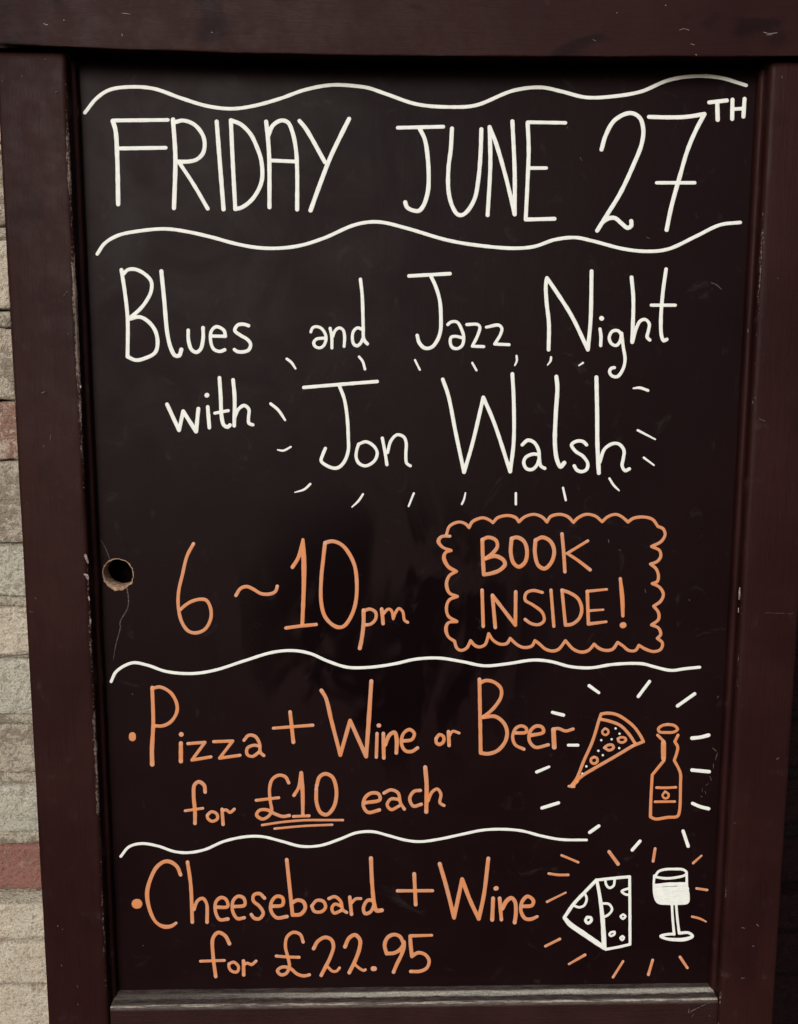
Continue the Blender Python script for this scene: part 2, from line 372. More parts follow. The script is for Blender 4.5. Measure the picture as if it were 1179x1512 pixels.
sweep('bottom_rail', [(-.4383, -.036, 0), (-.4385, -.001, 0), (-.4388, .0015, .55), (-.4394, .0060, .85), (-.4397, .0085, 1.0), (-.4397, .0105, .95), (-.4400, .0125, .7), (-.4402, .0155, .75), (-.4406, .0180, .95), (-.4413, .0194, 1.0),
                      (-.4426, .0200, .3), (-.4460, .0200, 0), (-.49, .0200, 0), (-.528, .0200, 0), (-.530, .018, .8), (-.530, -.036, 0)], -.2995, .2992, 'u', M_SILL, endr=.0006)

for x0_, x1_ in ((-.3600, -.3005), (.2995, .3555)):
    link('frame_joint', pydata([(x, y, z) for z in (.434, .4425) for x, y in ((x0_, -.012), (x1_, -.012), (x1_, .034), (x0_, .034))],
         [(0, 3, 2, 1), (4, 5, 6, 7), (0, 1, 5, 4), (1, 2, 6, 5), (2, 3, 7, 6), (3, 0, 4, 7)], False), M_RAIL, board)

# ------------------------------------------------------------------ the writing surface, with its drilled hole
HC = at(174.3, 847.5); HR = []
rh = random.Random(4); NH = 56
for i in range(NH):
    a = 2 * math.pi * i / NH
    r = .0147 + .0006 * noise.noise(Vector((math.cos(a) * 3, math.sin(a) * 3, 2))) + .0009 * noise.noise(Vector((math.cos(a) * 11, math.sin(a) * 11, 5)))
    if -2.3 < a - math.pi * 2 < 0 or a > 3.9: r += .0004 * max(0, noise.noise(Vector((a * 9, 0, 0)))) + .0002
    HR.append((HC.x + r * math.cos(a) * .98, HC.z + r * math.sin(a)))
def panel_face(yf):
    bm = bmesh.new()
    B = [(-.300, -.4400), (.300, -.4400), (.300, .4450), (-.300, .4450)]
    eo = [bm.verts.new((x, yf, z)) for x, z in B]; hi = [bm.verts.new((x, yf, z)) for x, z in HR]
    es = [bm.edges.new((eo[i], eo[(i + 1) % 4])) for i in range(4)] + [bm.edges.new((hi[i], hi[(i + 1) % NH])) for i in range(NH)]
    bmesh.ops.triangle_fill(bm, edges=es, use_beauty=True, use_dissolve=False)
    return bm
bm = panel_face(0.0)
for f in bm.faces:
    if f.normal.y > 0: f.normal_flip()
me = bpy.data.meshes.new('panel'); bm.to_mesh(me); bm.free()
panel = link('panel', me, M_BOARD, board, label='dark writing surface with a drilled hole at its left edge')
# lining of the hole: torn rim on the face, bore running back
vs = []; fs = []
rings = [(1.0, -.00012, 1), (.975, -.0004, 0), (.95, .0002, 0), (.95, .003, 0), (.945, .006, 0), (.95, .0095, 0), (.96, .013, 0)]
for kk, (f_, y, rim) in enumerate(rings):
    for i, (x, z) in enumerate(HR):
        a = 2 * math.pi * i / NH; q = noise.noise(Vector((math.cos(a) * 7, math.sin(a) * 7, kk * 1.7)))
        ff = f_ + (.004 + .11 * max(0, q) + (.05 * max(0, -math.sin(a) - .3)) if rim else .02 * q - .22 * max(0, -math.sin(a + .25)) ** 1.4 * min(1, max(0, kk - 1) / 3) - .03 * q * (kk > 0))
        vs.append((HC.x + (x - HC.x) * ff, y, HC.z + (z - HC.z) * ff))
for kk in range(len(rings) - 1):
    for i in range(NH):
        j = (i + 1) % NH; fs.append((kk * NH + i, kk * NH + j, (kk + 1) * NH + j, (kk + 1) * NH + i))
link('hole_lining', pydata(vs, fs), M_RAW, board, label='bare torn wood inside the drilled hole')
def box(x0, x1, y0, y1, z0, z1):
    return pydata([(x0, y0, z0), (x1, y0, z0), (x1, y1, z0), (x0, y1, z0), (x0, y0, z1), (x1, y0, z1), (x1, y1, z1), (x0, y1, z1)],
                  [(0, 3, 2, 1), (4, 5, 6, 7), (0, 1, 5, 4), (1, 2, 6, 5), (2, 3, 7, 6), (3, 0, 4, 7)], False)
link('void_backing', box(-.356, .352, .0365, .0405, -.52, .52), M_VOID, board)  # added backing sheet, hides the lit wall so the hole stays dark
# ---- handwriting, traced as pen strokes (views: x0, y0, magnification of the traced close-ups) ----
VIEWS = dict(
 g=(100,90,2.563), h=(540,90,1.965), H=(140,110,4.9125), J=(580,110,4.5346), T=(840,110,4.2107),
 K=(160,380,4.9125), M=(400,390,6.55), Z=(590,390,5.614), N=(780,390,4.9125), w=(230,540,5.359),
 O=(430,540,5.614), P=(630,540,6.205), Q=(790,540,5.614), R=(240,780,5.895), S=(400,780,5.359),
 U=(630,740,5.895), V=(810,740,5.895), a=(140,680,2.358), b=(580,680,2.358), X=(180,990,5.126),
 Y=(390,990,4.716), A=(630,990,4.9125), B=(780,1000,6.3), C=(920,1000,6.3), D=(920,1210,6.05),
 E=(840,1030,9.825), F=(250,1120,5.126), G=(370,1120,3.803), c=(160,980,2.456), d=(600,980,2.456),
 e=(180,1250,5.359), f=(380,1250,4.535), j=(620,1240,5.895), k=(280,1360,5.895), l=(450,1360,5.614),
 m=(820,1280,9.069), n=(790,1210,6.05), p=(0,0,1))
# colour | object name | label | strokes   (stroke: width; points; '*' = corner; ':w' = own width; '@v' = view)
MARKS = '''
W|wavy_line|topmost white wavy line above the date|5.6 @g 65,195 110,140 160,108 250,97 330,105 430,140 530,170 620,180 700,170 800,143 900,108 1000,90 1100,95 @h 10,78 60,95 150,125 250,133 320,128 430,85 510,76 570,88 640,105 720,102 800,88 880,55 960,43 1030,48 1105,70
W|letter|white letter F of the date|6.7 @H 130,335* 150,400 163,600 170,940;5.8 @H 130,332 530,328;5.9 @H 180,535 515,530
W|letter|white letter R of the date|6.7 @H 568,325 585,600 575,968;6.2 @H 580,345 640,332 720,360 780,430 798,500 785,570 740,615 680,630 600,630;5.8 @H 615,640 720,800 820,972
W|letter|white letter I of the date|6.5 @H 885,340 905,600 935,976
W|letter|white letter D of the date|6.3 @H 988,330* 1000,600 1020,974* 1060,966 1110,935 1155,889 1200,809 1216,739 1208,620 1175,520 1130,430 1060,360 988,330
W|letter|white letter A of the date|6.4 @H 1244,340 1256,450 1266,600 1268,962;6.2 @H 1261,440 1291,370 1351,332 1401,345 1436,420 1461,550 1469,700 1469,978;5.6 @H 1276,622 1461,630
W|letter|white letter Y of the date|6.4 @H 1486,335 1531,390 1671,635;6.6 @H 1846,320 1781,450 1710,600 1640,780 1566,985
W|letter|white letter J of the date|5.8 @J 35,355 340,348;6.4 @J 180,358 215,430 235,550 242,700 235,790 205,880 175,912 125,905 95,885 85,855
W|letter|white letter U of the date|6.2 @J 398,360 390,500 375,620 375,780 400,880 435,935 465,940 500,915 550,830 575,700 590,520 595,365
W|letter|white letter N of the date|6.2 @J 650,350 655,600 637,940;6.2 @J 650,350 690,450 760,690 818,935* 818,650 803,312
W|letter|white letter E of the date|6.0 @J 905,320* 912,500 905,700 892,970* 1085,965;5.4 @J 905,318 1158,322;5.2 @J 915,625 1030,625
W|digit|white digit 2 of the date|6.4 @T 205,465 230,380 280,290 350,245 400,240 445,270 465,340 455,430 400,570 320,740 240,870 178,970* 215,915 255,892 290,892 330,925 368,953 390,940 390,910
W|digit|white digit 7 of the date|6.4 @T 500,262 620,265 730,262 845,245* 790,350 740,470 690,640 640,820 610,965;5.4 @T 548,672 785,672
W|letter|small raised white letter T after the date|6.2 @T 875,172 985,160;6.6 @T 925,168 928,280
W|letter|small raised white letter H after the date|6.2 @T 1020,155 1018,275;6.2 @T 1095,150 1088,260;5.4 @T 1020,214 1090,210
W|wavy_line|white wavy line under the date|5.4 @g 112,730 140,690 190,660 270,643 370,635 450,645 540,665 640,692 720,706 800,708 880,698 970,670 1080,622 @h 10,467 50,468 120,485 240,520 330,535 430,543 490,538 550,518 610,512 660,522 750,545 820,552 880,545 960,508 1030,475 1088,468
W|letter|white letter B of Blues|5.8 @K 95,90 120,250 140,440 140,720* 200,745 270,730 340,690 358,620 340,530 290,465 230,432 155,445;5.6 @K 112,118 140,90 190,85 250,110 310,170 312,240 280,310 230,375 160,435
W|letter|white letter l of Blues|6.2 @K 385,100 405,300 430,560 455,660 485,712 515,712 530,668
W|letter|white letter u of Blues|5.6 @K 580,528 582,600 605,670 640,688 670,665 688,590 688,510
W|letter|white letter e of Blues|5.2 @K 745,570 850,572* 840,530 785,502 750,530 742,600 765,665 810,682 845,670
W|letter|white letter s of Blues|5.4 @K 1018,495 985,485 940,490 918,530 960,565 1010,595 1033,630 1020,670 980,685 935,682 915,668
W|letter|white letter a of and|4.6 @M 388,655 405,615 440,603 490,620 530,680 535,730 510,790 470,810 430,795 415,760 440,725 510,715
W|letter|white letter n of and|4.8 @M 575,620 590,700 592,810;4.6 @M 600,700 625,640 665,615 700,635 715,700 710,795
W|letter|white letter d of and|5.2 @M 868,145 885,300 895,600 902,730 935,770;4.8 @M 885,630 840,615 800,650 790,720 805,775 835,790 865,770 895,710
W|ray_mark||4.2 @M 155,915 200,950 240,1010:3
W|ray_mark||4.0 @M 855,895 890,940 912,1015
W|letter|white letter J of Jazz|5.6 @Z 80,97 420,78;5.6 @Z 260,95 300,180 335,300 345,440 340,560 310,640 265,690 210,695 165,650 148,590
W|letter|white letter a of Jazz|4.8 @Z 402,500 430,478 480,480 520,550 535,610 520,675 480,700 440,690 422,650 430,605 470,598 520,610
W|letter|first white letter z of Jazz|4.8 @Z 560,500 650,500 668,520 650,590 605,680* 700,683
W|letter|second white letter z of Jazz|4.8 @Z 722,522 825,505 850,530 840,580 790,662* 910,667
W|ray_mark||3.4 @Z 130,795 170,875
W|ray_mark||3.4 @Z 605,818 640,880
W|ray_mark||3.4 @Z 972,760 975,800 958,838:2.6
W|letter|white letter N of Night|6.0 @N 150,620 152,430 135,270 130,150 138,100* 200,190 320,380 435,620* 455,400 462,50
W|letter|white letter i of Night|5.2 @N 523,470 530,520 528,590;7.6 @N 534,392 536,393
W|letter|white letter g of Night|5.0 @N 678,510 655,483 615,485 590,530 605,575 640,590 668,560 680,500* 692,600 705,690 690,760 650,815 610,810 592,780 605,755 628,750
W|letter|white letter h of Night|5.8 @N 752,95 765,250 757,565;5.0 @N 762,555 785,470 815,412 850,400 880,430 875,480 865,530 885,550
W|letter|white letter t of Night|5.6 @N 1003,35 980,200 965,400 970,520 985,555 1008,545;5.0 @N 895,297 1070,297
W|ray_mark||3.4 @N 168,675 165,700 142,732:2
W|ray_mark||3.2 @N 400,715 370,735:2.2
W|letter|white letter w of with|6.0 @w 90,305 185,510* 218,360* 320,520* 338,340
W|letter|white letter i of with|5.8 @w 412,325 425,490;7.4 @w 404,234 407,232
W|letter|white letter t of with|5.8 @w 505,95 515,250 522,400 540,470 570,485 588,470;4.8 @w 468,375 575,355
W|letter|white letter h of with|5.8 @w 613,112 625,250 622,475;5.0 @w 630,400 655,345 700,314 738,345 735,410 738,455 770,467
W|ray_mark||4.6 @w 910,300 970,350 1025,430:3.4
W|ray_mark||3.2 @w 965,665:2.2 1010,672 1070,642
W|letter|white letter J of the large name line|5.4 @O 105,180 400,155 715,130;5.2 @O 400,165 440,270 465,420 475,600 475,700 445,790 400,840 360,850 300,830 250,790 262,740 285,685
W|letter|white letter o of the large name line|4.8 @O 560,650* 620,630 680,660 715,720 690,790 620,830 565,810 540,760 545,700 560,650
W|letter|white letter n of the large name line|5.0 @O 757,600 780,720 795,820;4.8 @O 800,720 830,620 880,572 935,590 955,640 952,740 960,810 990,830
W|letter|white letter W of the large name line|5.8 @P 150,125 200,270 270,620 345,975* 420,720 522,290* 620,520 768,970* 800,700 800,300 788,75
W|letter|white letter a of the large name line|5.2 @P 878,725 930,682 990,705 1030,780 1035,850 1050,920 1085,940;5.0 @P 1035,815 975,810 910,840 892,890 920,945 970,950 1010,915 1032,860
W|ray_mark||3.2 @P 358,1165:2.4 345,1225 325,1268
W|ray_mark||3.6 @P 820,1168 820,1270
W|letter|white letter l of the large name line|6.4 @Q 180,90 188,180 175,400 168,650 185,780 215,838 245,805
W|letter|white letter s of the large name line|5.2 @Q 430,655 400,628 350,625 305,655 340,710 400,750 440,810 430,860 390,878 350,865 328,830
W|letter|white letter h of the large name line|6.4 @Q 512,95 518,400 520,650 532,890;5.2 @Q 540,800 580,690 650,645 700,650 740,700 735,770 725,830 750,870 785,855
W|ray_mark||4.2 @Q 818,187:2.4 870,182 940,205
W|ray_mark||3.6 @Q 855,535 1000,610:2.6
W|ray_mark||3.6 @Q 905,762 990,825:2.4
W|ray_mark||3.6 @Q 620,935 655,990 700,1035:2.4
W|ray_mark||3.4 @Q 235,1012 258,1115
W|ray_mark||3.4 @O 160,980 110,1025 30,1050:1.6
W|ray_mark||3.4 @O 597,1065 560,1120 505,1172:2
W|ray_mark||3.4 @O 1018,1058 975,1165:2.8
O|digit|orange digit 6 of the opening time|5.4 @R 270,135 215,240 175,400 140,560 140,700 170,820 225,895 290,912 370,880 420,790 420,700 385,630 340,618 260,635 200,670 155,710
O|swung_dash|orange wavy dash of the opening time|5.4 @R 640,585 680,525 735,508 790,530 860,570 940,572 985,550 1000,505
O|digit|orange digit 1 of the closing time|6.0 @S 172,308 215,240 238,170 255,90:5* 262,250:8 262,450:7 250,760;5.4 @S 120,790 230,775 360,762
O|digit|orange digit 0 of the closing time|6.0 @S 430,115* 490,103 560,130 620,200 665,300 682,450 670,600 630,710 580,775 540,785 490,765 430,700 400,590 400,400 415,250 430,115
O|letter|orange letter p of pm|6.4 @S 735,650 735,750 720,880 705,950;5.2 @S 735,655 785,640 830,665 830,720 790,760 755,765
O|letter|orange letter m of pm|5.8 @S 878,640 885,700 890,755;4.6 @S 890,680 930,640 955,650 970,718* 990,665 1015,635 1045,660 1060,730 1085,745
O|scalloped_border|orange scalloped outline around the booking note|4.9 @U 175,290 200,220 280,182 340,197 372,230* 400,180 490,145 550,165 580,188* 620,145 710,125 780,145 805,180* 860,135 940,115 1010,140 1050,182* @V 20,135 100,115 170,135 220,185* 260,145 330,115 410,130 470,180* 520,135 590,115 640,135 695,182* 740,150 830,138 910,160 955,220* 1000,240 1018,290 985,350 900,395* 970,430 980,480 950,525 890,548* 940,590 960,650 950,700 905,718* 970,750 1003,810 980,870 918,915* 960,970 960,1030 900,1078* 960,1105 980,1160 950,1195* 995,1235 980,1290 920,1310 850,1290 790,1255* 760,1300 700,1300 650,1260 605,1230* 560,1290 500,1300 440,1280 400,1245* 350,1300 290,1315 220,1290 150,1215* 90,1290 40,1305 @U 1040,1290 980,1240 945,1215* 920,1260 850,1275 790,1250 730,1195* 700,1240 640,1245 580,1210 543,1155* 510,1250 460,1270 420,1255 385,1215* 350,1280 300,1300 265,1280 245,1220* 190,1180 170,1110:6 190,1060 265,1048* 190,1000 175,920 200,860 270,830* 200,800 175,720:5.6 200,650 262,612* 190,570:6.2 152,490:6.2 170,445 215,430* 140,400 104,350:6.4 130,310 205,305
O|letter|orange letter B of BOOK|6.2 @U 487,335 492,500 500,640* 560,630 640,600 685,550 670,512 600,478 515,500;5.8 @U 487,335 540,315 605,340 618,395 575,455 515,498
O|letter|first orange letter O of BOOK|6.2 @U 742,325 790,315 850,350 876,430 860,530 805,572 760,540 735,450 742,325
O|letter|second orange letter O of BOOK|6.2 @U 950,340 1010,315 1080,350 1113,430 1090,530 1030,588 975,560 945,450 950,340
O|letter|orange letter K of BOOK|5.6 @V 120,285 135,450 145,615;4.6 @V 345,345 165,455* 250,510:5 365,598:5.6
O|letter|first orange letter I of INSIDE|5.6 @U 485,775 495,1090
O|letter|orange letter N of INSIDE|5.8 @U 575,820 600,1100;5.8 @U 575,820 660,930 775,1080* 778,790
O|letter|orange letter S of INSIDE|5.0 @U 1010,795 930,778 870,800 860,860 930,905 1010,970 1025,1040 980,1075 910,1065 860,1030
O|letter|second orange letter I of INSIDE|5.2 @U 1085,775 1110,1090
O|letter|orange letter D of INSIDE|5.4 @V 120,775* 135,930 150,1080* 210,1070 270,1020 292,940 260,850 190,800 120,775
O|letter|orange letter E of INSIDE|5.6 @V 340,785 345,930 350,1070* 505,1050:4.2;4.8 @V 340,785 510,768:4;4.4 @V 350,955 480,945:3.4
O|exclamation_mark|orange exclamation mark after INSIDE|5.2 @V 628,675 645,850:7 650,1000;9.4 @V 648,1081 656,1079
W|wavy_line|white wavy line above the pizza offer|4.6 @a 57,770 75,735 130,705 180,712 250,735 340,742 420,730 520,698 620,668 690,662 750,672 810,698 880,720 960,720 1045,708 @b 80,692 160,688 240,700 320,715 400,708 490,695 550,700 620,718 690,722 770,710 870,708 910,718 970,731 1020,725 1070,720
O|bullet_point|orange bullet point before the pizza offer|11.4 @X 80,494 80,510
O|letter|orange letter P of Pizza|6.0 @X 230,130 238,400 228,600:7 230,712:7.4;5.4 @X 228,138 290,126 370,170 415,250 415,320 370,390 310,420 245,420
O|letter|orange letter i of Pizza|6.8 @X 447,552 447,688;7.6 @X 449,485 451,485
O|letter|first orange letter z of Pizza|5.0 @X 500,555 630,545* 530,680* 675,655
O|letter|second orange letter z of Pizza|5.0 @X 695,540 840,535* 740,665* 895,643
O|letter|orange letter a of Pizza|5.2 @X 925,530 960,492 1010,500 1045,560 1048,620 1075,645;5.0 @X 1045,575 1000,567 950,590 950,638 990,652 1038,620
O|plus_sign|orange plus sign after Pizza|5.0 @Y 65,403 340,382;6.2 @Y 182,290 205,500
O|letter|orange letter W in the pizza offer|6.2 @Y 400,140 430,190 470,350 532,590* 600,350* 712,600* 730,350:7 748,75
O|letter|orange letter i in the pizza offer|5.4 @Y 788,440 783,605;6.8 @Y 799,384 802,384
O|letter|orange letter n in the pizza offer|6.0 @Y 832,440 835,610;6.0 @Y 845,520 875,450 910,432 925,480:7 922,575
O|letter|orange letter e in the pizza offer|5.4 @Y 968,492 1030,482 1048,440 1015,412 972,440 958,510 985,560 1030,565 1070,540
O|letter|small orange letter o of or|5.4 @A 70,495 95,466 124,480 124,518 95,538 72,525 70,495
O|letter|small orange letter r of or|6.0 @A 160,445 165,545;4.4 @A 168,475 190,442 238,455
O|letter|orange letter B of Beer|6.0 @A 385,65 390,350 394,600* 450,605 520,580 575,510 585,440 560,380 500,335 410,340;5.6 @A 388,92 430,74 490,85 540,130 542,190 500,260 450,310 410,340
O|letter|first orange letter e of Beer|5.2 @A 650,455 725,448 725,420 690,403 650,420 626,480 645,540 708,572
O|letter|second orange letter e of Beer|5.4 @A 760,472 850,448 840,412 795,405 755,440 747,510 790,558 885,540
O|letter|orange letter r of Beer|7.4 @A 922,430 928,558;5.0 @A 925,425 960,422 1010,440 1065,425
W|ray_mark||5.2 @A 915,305 995,325
W|ray_mark||4.4 @A 1030,543 1100,543
W|ray_mark||5.2 @A 800,738 890,700:4
W|ray_mark||5.2 @B 570,80 660,145:4.4
W|ray_mark||5.0 @C 250,40 145,180
W|ray_mark||5.0 @C 670,155 510,268
W|ray_mark||5.6 @C 645,568 720,560 800,540
W|ray_mark||5.4 @C 645,865 805,880
W|ray_mark||5.2 @C 650,1175 720,1205 800,1225
W|ray_mark||5.0 @B 130,1218 285,1170
W|ray_mark||5.2 @B 575,1445 660,1385
W|ray_mark||5.0 @D 155,195 85,275
W|ray_mark||5.2 @D 540,105 585,240
O|pizza_drawing|orange drawing of a pizza slice|5.0 @B 975,640* 1075,600* 1050,550 990,465 900,390 820,347 740,335 682,343* 665,390 600,600 520,780 450,950 400,1015;5.0 @B 670,390 760,410 860,450 940,530 1000,620;5.2 @B 975,640 800,745 600,860 490,930 410,1018;7 @B 420,1000 455,965;4 @B 380,1015 430,1020;3.6 @E 530,450 570,470 580,510 545,545 500,530 490,490 530,450;4 @E 715,600 760,578 820,588 833,620 785,655 730,640 715,600;4.4 @E 520,730 570,692 635,690 655,730 590,768 520,730;4.2 @E 370,865 412,880 420,930 370,963 328,940 328,890 370,865
W|pizza_speckle|white dots sprinkled on the drawn pizza|3.3 @E 683,450 684,450;3.3 @E 740,527 741,527;3.3 @E 625,607 626,607;3.3 @E 475,620 476,620;3.5 @E 433,775 434,775;3.3 @E 497,838 498,838;3.3 @E 735,735 736,735;3.4 @E 258,1000 259,1000;3 @E 200,1105 201,1105
O|bottle_drawing|orange drawing of a beer bottle|4.6 @C 420,440 480,450 512,485 480,510 400,515 340,508 332,480 370,450 420,440;4.6 @C 325,540 385,600*;8.0 @C 380,612 380,755;4.8 @C 385,775* 275,910* 262,1150 258,1300* 300,1320 420,1305 510,1295 528,1250 538,1000 538,900 520,850 480,775* 505,700 512,650 485,600* 515,540;4.2 @C 315,1028 400,1030 495,1025;4.0 @C 300,1160 485,1158;3.6 @C 395,1065 428,1090 420,1122 388,1128 370,1100 395,1065
O|letter|orange letter f of for beside £10|6.0 @F 272,255 265,205 225,177 192,200 185,280 195,400 195,492;4.4 @F 120,397 255,378
O|letter|orange letter o of for beside £10|4.8 @F 288,430 320,404 360,420 365,458 325,477 292,455 288,430
O|letter|orange letter r of for beside £10|5.4 @F 400,385 408,500;4.8 @F 408,395 432,390 460,410 493,385
O|pound_sign|orange pound sign of £10|5.2 @F 905,185 880,140 830,128 780,160 760,230 765,320 775,400 750,440 705,460 662,430 680,395 740,390 800,420 860,440 910,433;4.6 @F 658,318 830,298
O|digit|orange digit 1 of £10|5.4 @F 945,280 980,220 1000,110:6* 1010,250:6.6 1012,430;4.6 @F 940,440 1060,435
O|digit|orange digit 0 of £10|6.0 @G 372,155 388,105 420,87 460,105 483,180 470,270 430,316 395,305 372,250 370,170
O|underline|orange upper line under £10|3.8 @G 65,375 180,358 300,348 430,347 520,347
O|underline|orange lower line under £10|3.6 @G 135,395 300,380 460,373
O|letter|orange letter e of each|5.6 @G 640,250 728,232 720,200 680,195 645,220 634,265 660,303 725,290
O|letter|orange first letter a of each|5.2 @G 750,195 790,177 830,195 843,250 865,285;5.0 @G 838,232 790,228 768,260 790,288 835,268
O|letter|orange letter c of each|5.4 @G 955,180 920,185 895,225 915,268 960,258
O|letter|orange letter h of each|6.6 @G 982,50 990,150 988,300;4.8 @G 998,240 1020,190 1050,172 1070,200 1065,250 1088,265
W|wavy_line|white wavy line above the cheeseboard offer|4.2 @c 45,700 75,665 120,653 180,662 240,682 290,686 350,675 420,645 500,628 560,628 630,645 700,663 770,660 840,637 900,614 960,610 1020,625 @d 0,641 50,646 120,637 200,620 280,604 350,601 420,607 490,625 560,638 655,640
O|bullet_point|orange bullet point before the cheeseboard offer|15.5 @e 116,455 124,455
O|letter|orange letter C of Cheeseboard|6.2 @e 465,225 440,165 390,125 340,120 280,160 230,250 200,370:7 220,500 270,600:5 330,635 390,632 430,607:4.4
O|letter|orange letter h of Cheeseboard|5.8 @e 520,125 545,300 558,600;5.2 @e 572,500 600,430 640,412 670,450 675,600:6
O|letter|first orange letter e of Cheeseboard|5.4 @e 745,482 838,476 825,420 785,405 745,440 742,520 775,580 840,575
O|letter|second orange letter e of Cheeseboard|5.4 @e 882,478 973,464 965,410 920,395 882,430 877,510 915,572 970,565
O|letter|orange letter s of Cheeseboard|5.4 @e 1130,410 1090,374 1045,385 1040,430 1090,475 1120,530 1090,573 1050,570 1025,540
O|letter|third orange letter e of Cheeseboard|5.6 @f 95,402 170,392 170,345 130,335 97,370 92,430 130,478 200,470
O|letter|orange letter b of Cheeseboard|6.0 @f 198,90 215,250 237,460* 290,455 322,415 310,372 270,360 235,378
O|letter|orange letter o of Cheeseboard|5.2 @f 365,400 400,362 445,370 458,410 430,438 382,435 365,400
O|letter|orange letter a of Cheeseboard|5.2 @f 480,350 520,337 560,370 573,425 600,443;5.0 @f 563,400 520,387 500,415 515,447 563,430
O|letter|orange letter r of Cheeseboard|5.6 @f 620,340 632,455;4.6 @f 632,380 660,352 695,350
O|letter|orange letter d of Cheeseboard|6.4 @f 762,80 770,250 785,390 800,430 835,428;5.6 @f 775,362 740,362 712,410 722,450 758,440 785,390
O|plus_sign|orange plus sign after Cheeseboard|5.2 @f 940,298 1175,297;6.0 @f 1052,185 1062,390
O|letter|orange letter W in the cheeseboard offer|6.4 @j 175,212 230,400 300,680* 370,345* 440,530 515,690* 560,480 598,165
O|letter|orange letter i in the cheeseboard offer|6.4 @j 640,512 632,698;7.4 @j 662,426 669,424
O|letter|orange letter n in the cheeseboard offer|5.8 @j 697,512 712,698;6.4 @j 720,600 760,532 800,508 830,540 838,640 828,722
O|letter|orange letter e in the cheeseboard offer|5.8 @j 888,582 980,572 990,530 940,494 893,540 882,620 920,688 970,693 1025,670:4.4
O|letter|orange letter f of for beside £22.95|5.8 @k 348,200 310,130 250,102 205,150 205,300 228,485;4.4 @k 95,352 305,345
O|letter|orange letter o of for beside £22.95|4.8 @k 343,375 385,360 427,400 415,445 370,440 345,410 343,375
O|letter|orange letter r of for beside £22.95|5.6 @k 470,350 472,472;4.8 @k 478,380 505,368 540,382 580,350
O|pound_sign|orange pound sign of £22.95|5.2 @k 990,185 965,120 905,100 850,140 835,220 860,330 870,400 840,460 795,470 765,435 800,405 870,410 940,465 1000,480 1045,470;4.8 @k 755,307 855,315 955,318
O|digit|first orange digit 2 of £22.95|5.8 @l 75,230 110,170 170,137 220,155 240,210 210,310 175,380 138,452;4.4 @l 170,385 190,382 230,418 265,418 290,390
O|digit|second orange digit 2 of £22.95|6.2 @l 335,215 370,142 420,117 460,160 455,230 420,330 370,430;4.4 @l 410,355 450,390 490,412 505,405
O|decimal_point|orange decimal point of £22.95|7.6 @l 568,397 580,397
O|digit|orange digit 9 of £22.95|6.0 @l 822,190 790,130 740,114 688,140 664,200 680,272* 750,265 805,225 825,175* 825,215 800,290 765,360 738,425
O|digit|orange digit 5 of £22.95|5.6 @l 1055,120:4.4 875,125* 880,200:6.4 890,295* 940,265 1000,280 1033,330 1015,390 960,418 880,420
W|cheese_drawing|white drawing of a holed cheese wedge|5.2 @m 555,180 400,340 250,500 125,680*;7.8 @m 130,690:6 200,770 400,910:8 655,1085:7;4.6 @m 555,180 780,155 1000,135*;4.4 @m 1000,135 1003,500 1005,1040*;4.2 @m 1005,1040 860,1075 680,1108;5.4 @m 560,180:4.8 600,400:5.4 637,700:6.6 660,1085:7.6;3.8 @m 400,360 425,430 390,520 320,545 255,520;3.8 @m 670,165 690,250 730,285 785,255 800,170;3.8 @m 990,290 895,330 940,370 990,378;3.8 @m 630,495 720,500 765,570 720,640 655,675;4.6 @m 430,678 478,682 488,720 440,758 408,720 430,678;3.4 @m 915,640 945,665 910,700 878,665 915,640;3.4 @m 745,882 798,872 798,903 750,930 728,908 745,882;3.4 @m 905,930 925,950 900,985 875,955 905,930
W|wine_glass_drawing|white drawing of a wine glass with its bowl filled in|4.0 @D 290,512 320,467 380,448 460,445 540,450 572,475 560,497 480,520 380,528 290,515;3.8 @D 283,505 278,580 290,700 320,745 400,755 500,755 580,742 588,680 575,600 572,480;6.0 @D 292,595 400,583 560,580;8.4 @D 298,632 570,622;8.4 @D 308,672 572,668;8.4 @D 318,712 570,712;5 @D 330,738 565,735;4.0 @D 440,765 448,900 460,1030;4.0 @D 478,765 490,900 505,1020;4.4 @D 460,1025 390,1030 340,1045 380,1065 450,1075:5 560,1072:6 625,1045 590,1015 505,1018
O|ray_mark||4.6 @D 290,262 272,375
O|ray_mark||4.2 @D 705,325:3 630,392
O|ray_mark||4.0 @D 660,618 755,632
O|ray_mark||3.6 @D 620,870 690,888 745,915:2.6
O|ray_mark||4.4 @D 512,1230 578,1328
O|ray_mark||4.6 @D 268,1258 230,1388
O|ray_mark||3.8 @n 240,322 320,355 390,385
O|ray_mark||4.2 @n 125,485 210,497 300,497
O|ray_mark||3.8 @n 278,655:3 110,738
O|ray_mark||4.2 @n 225,1070 95,1135
O|ray_mark||4.6 @n 450,1212 305,1295:3.4
O|ray_mark||4.0 @n 790,1270 700,1412
O|ray_mark||5.6 @n 665,290 745,400
'''
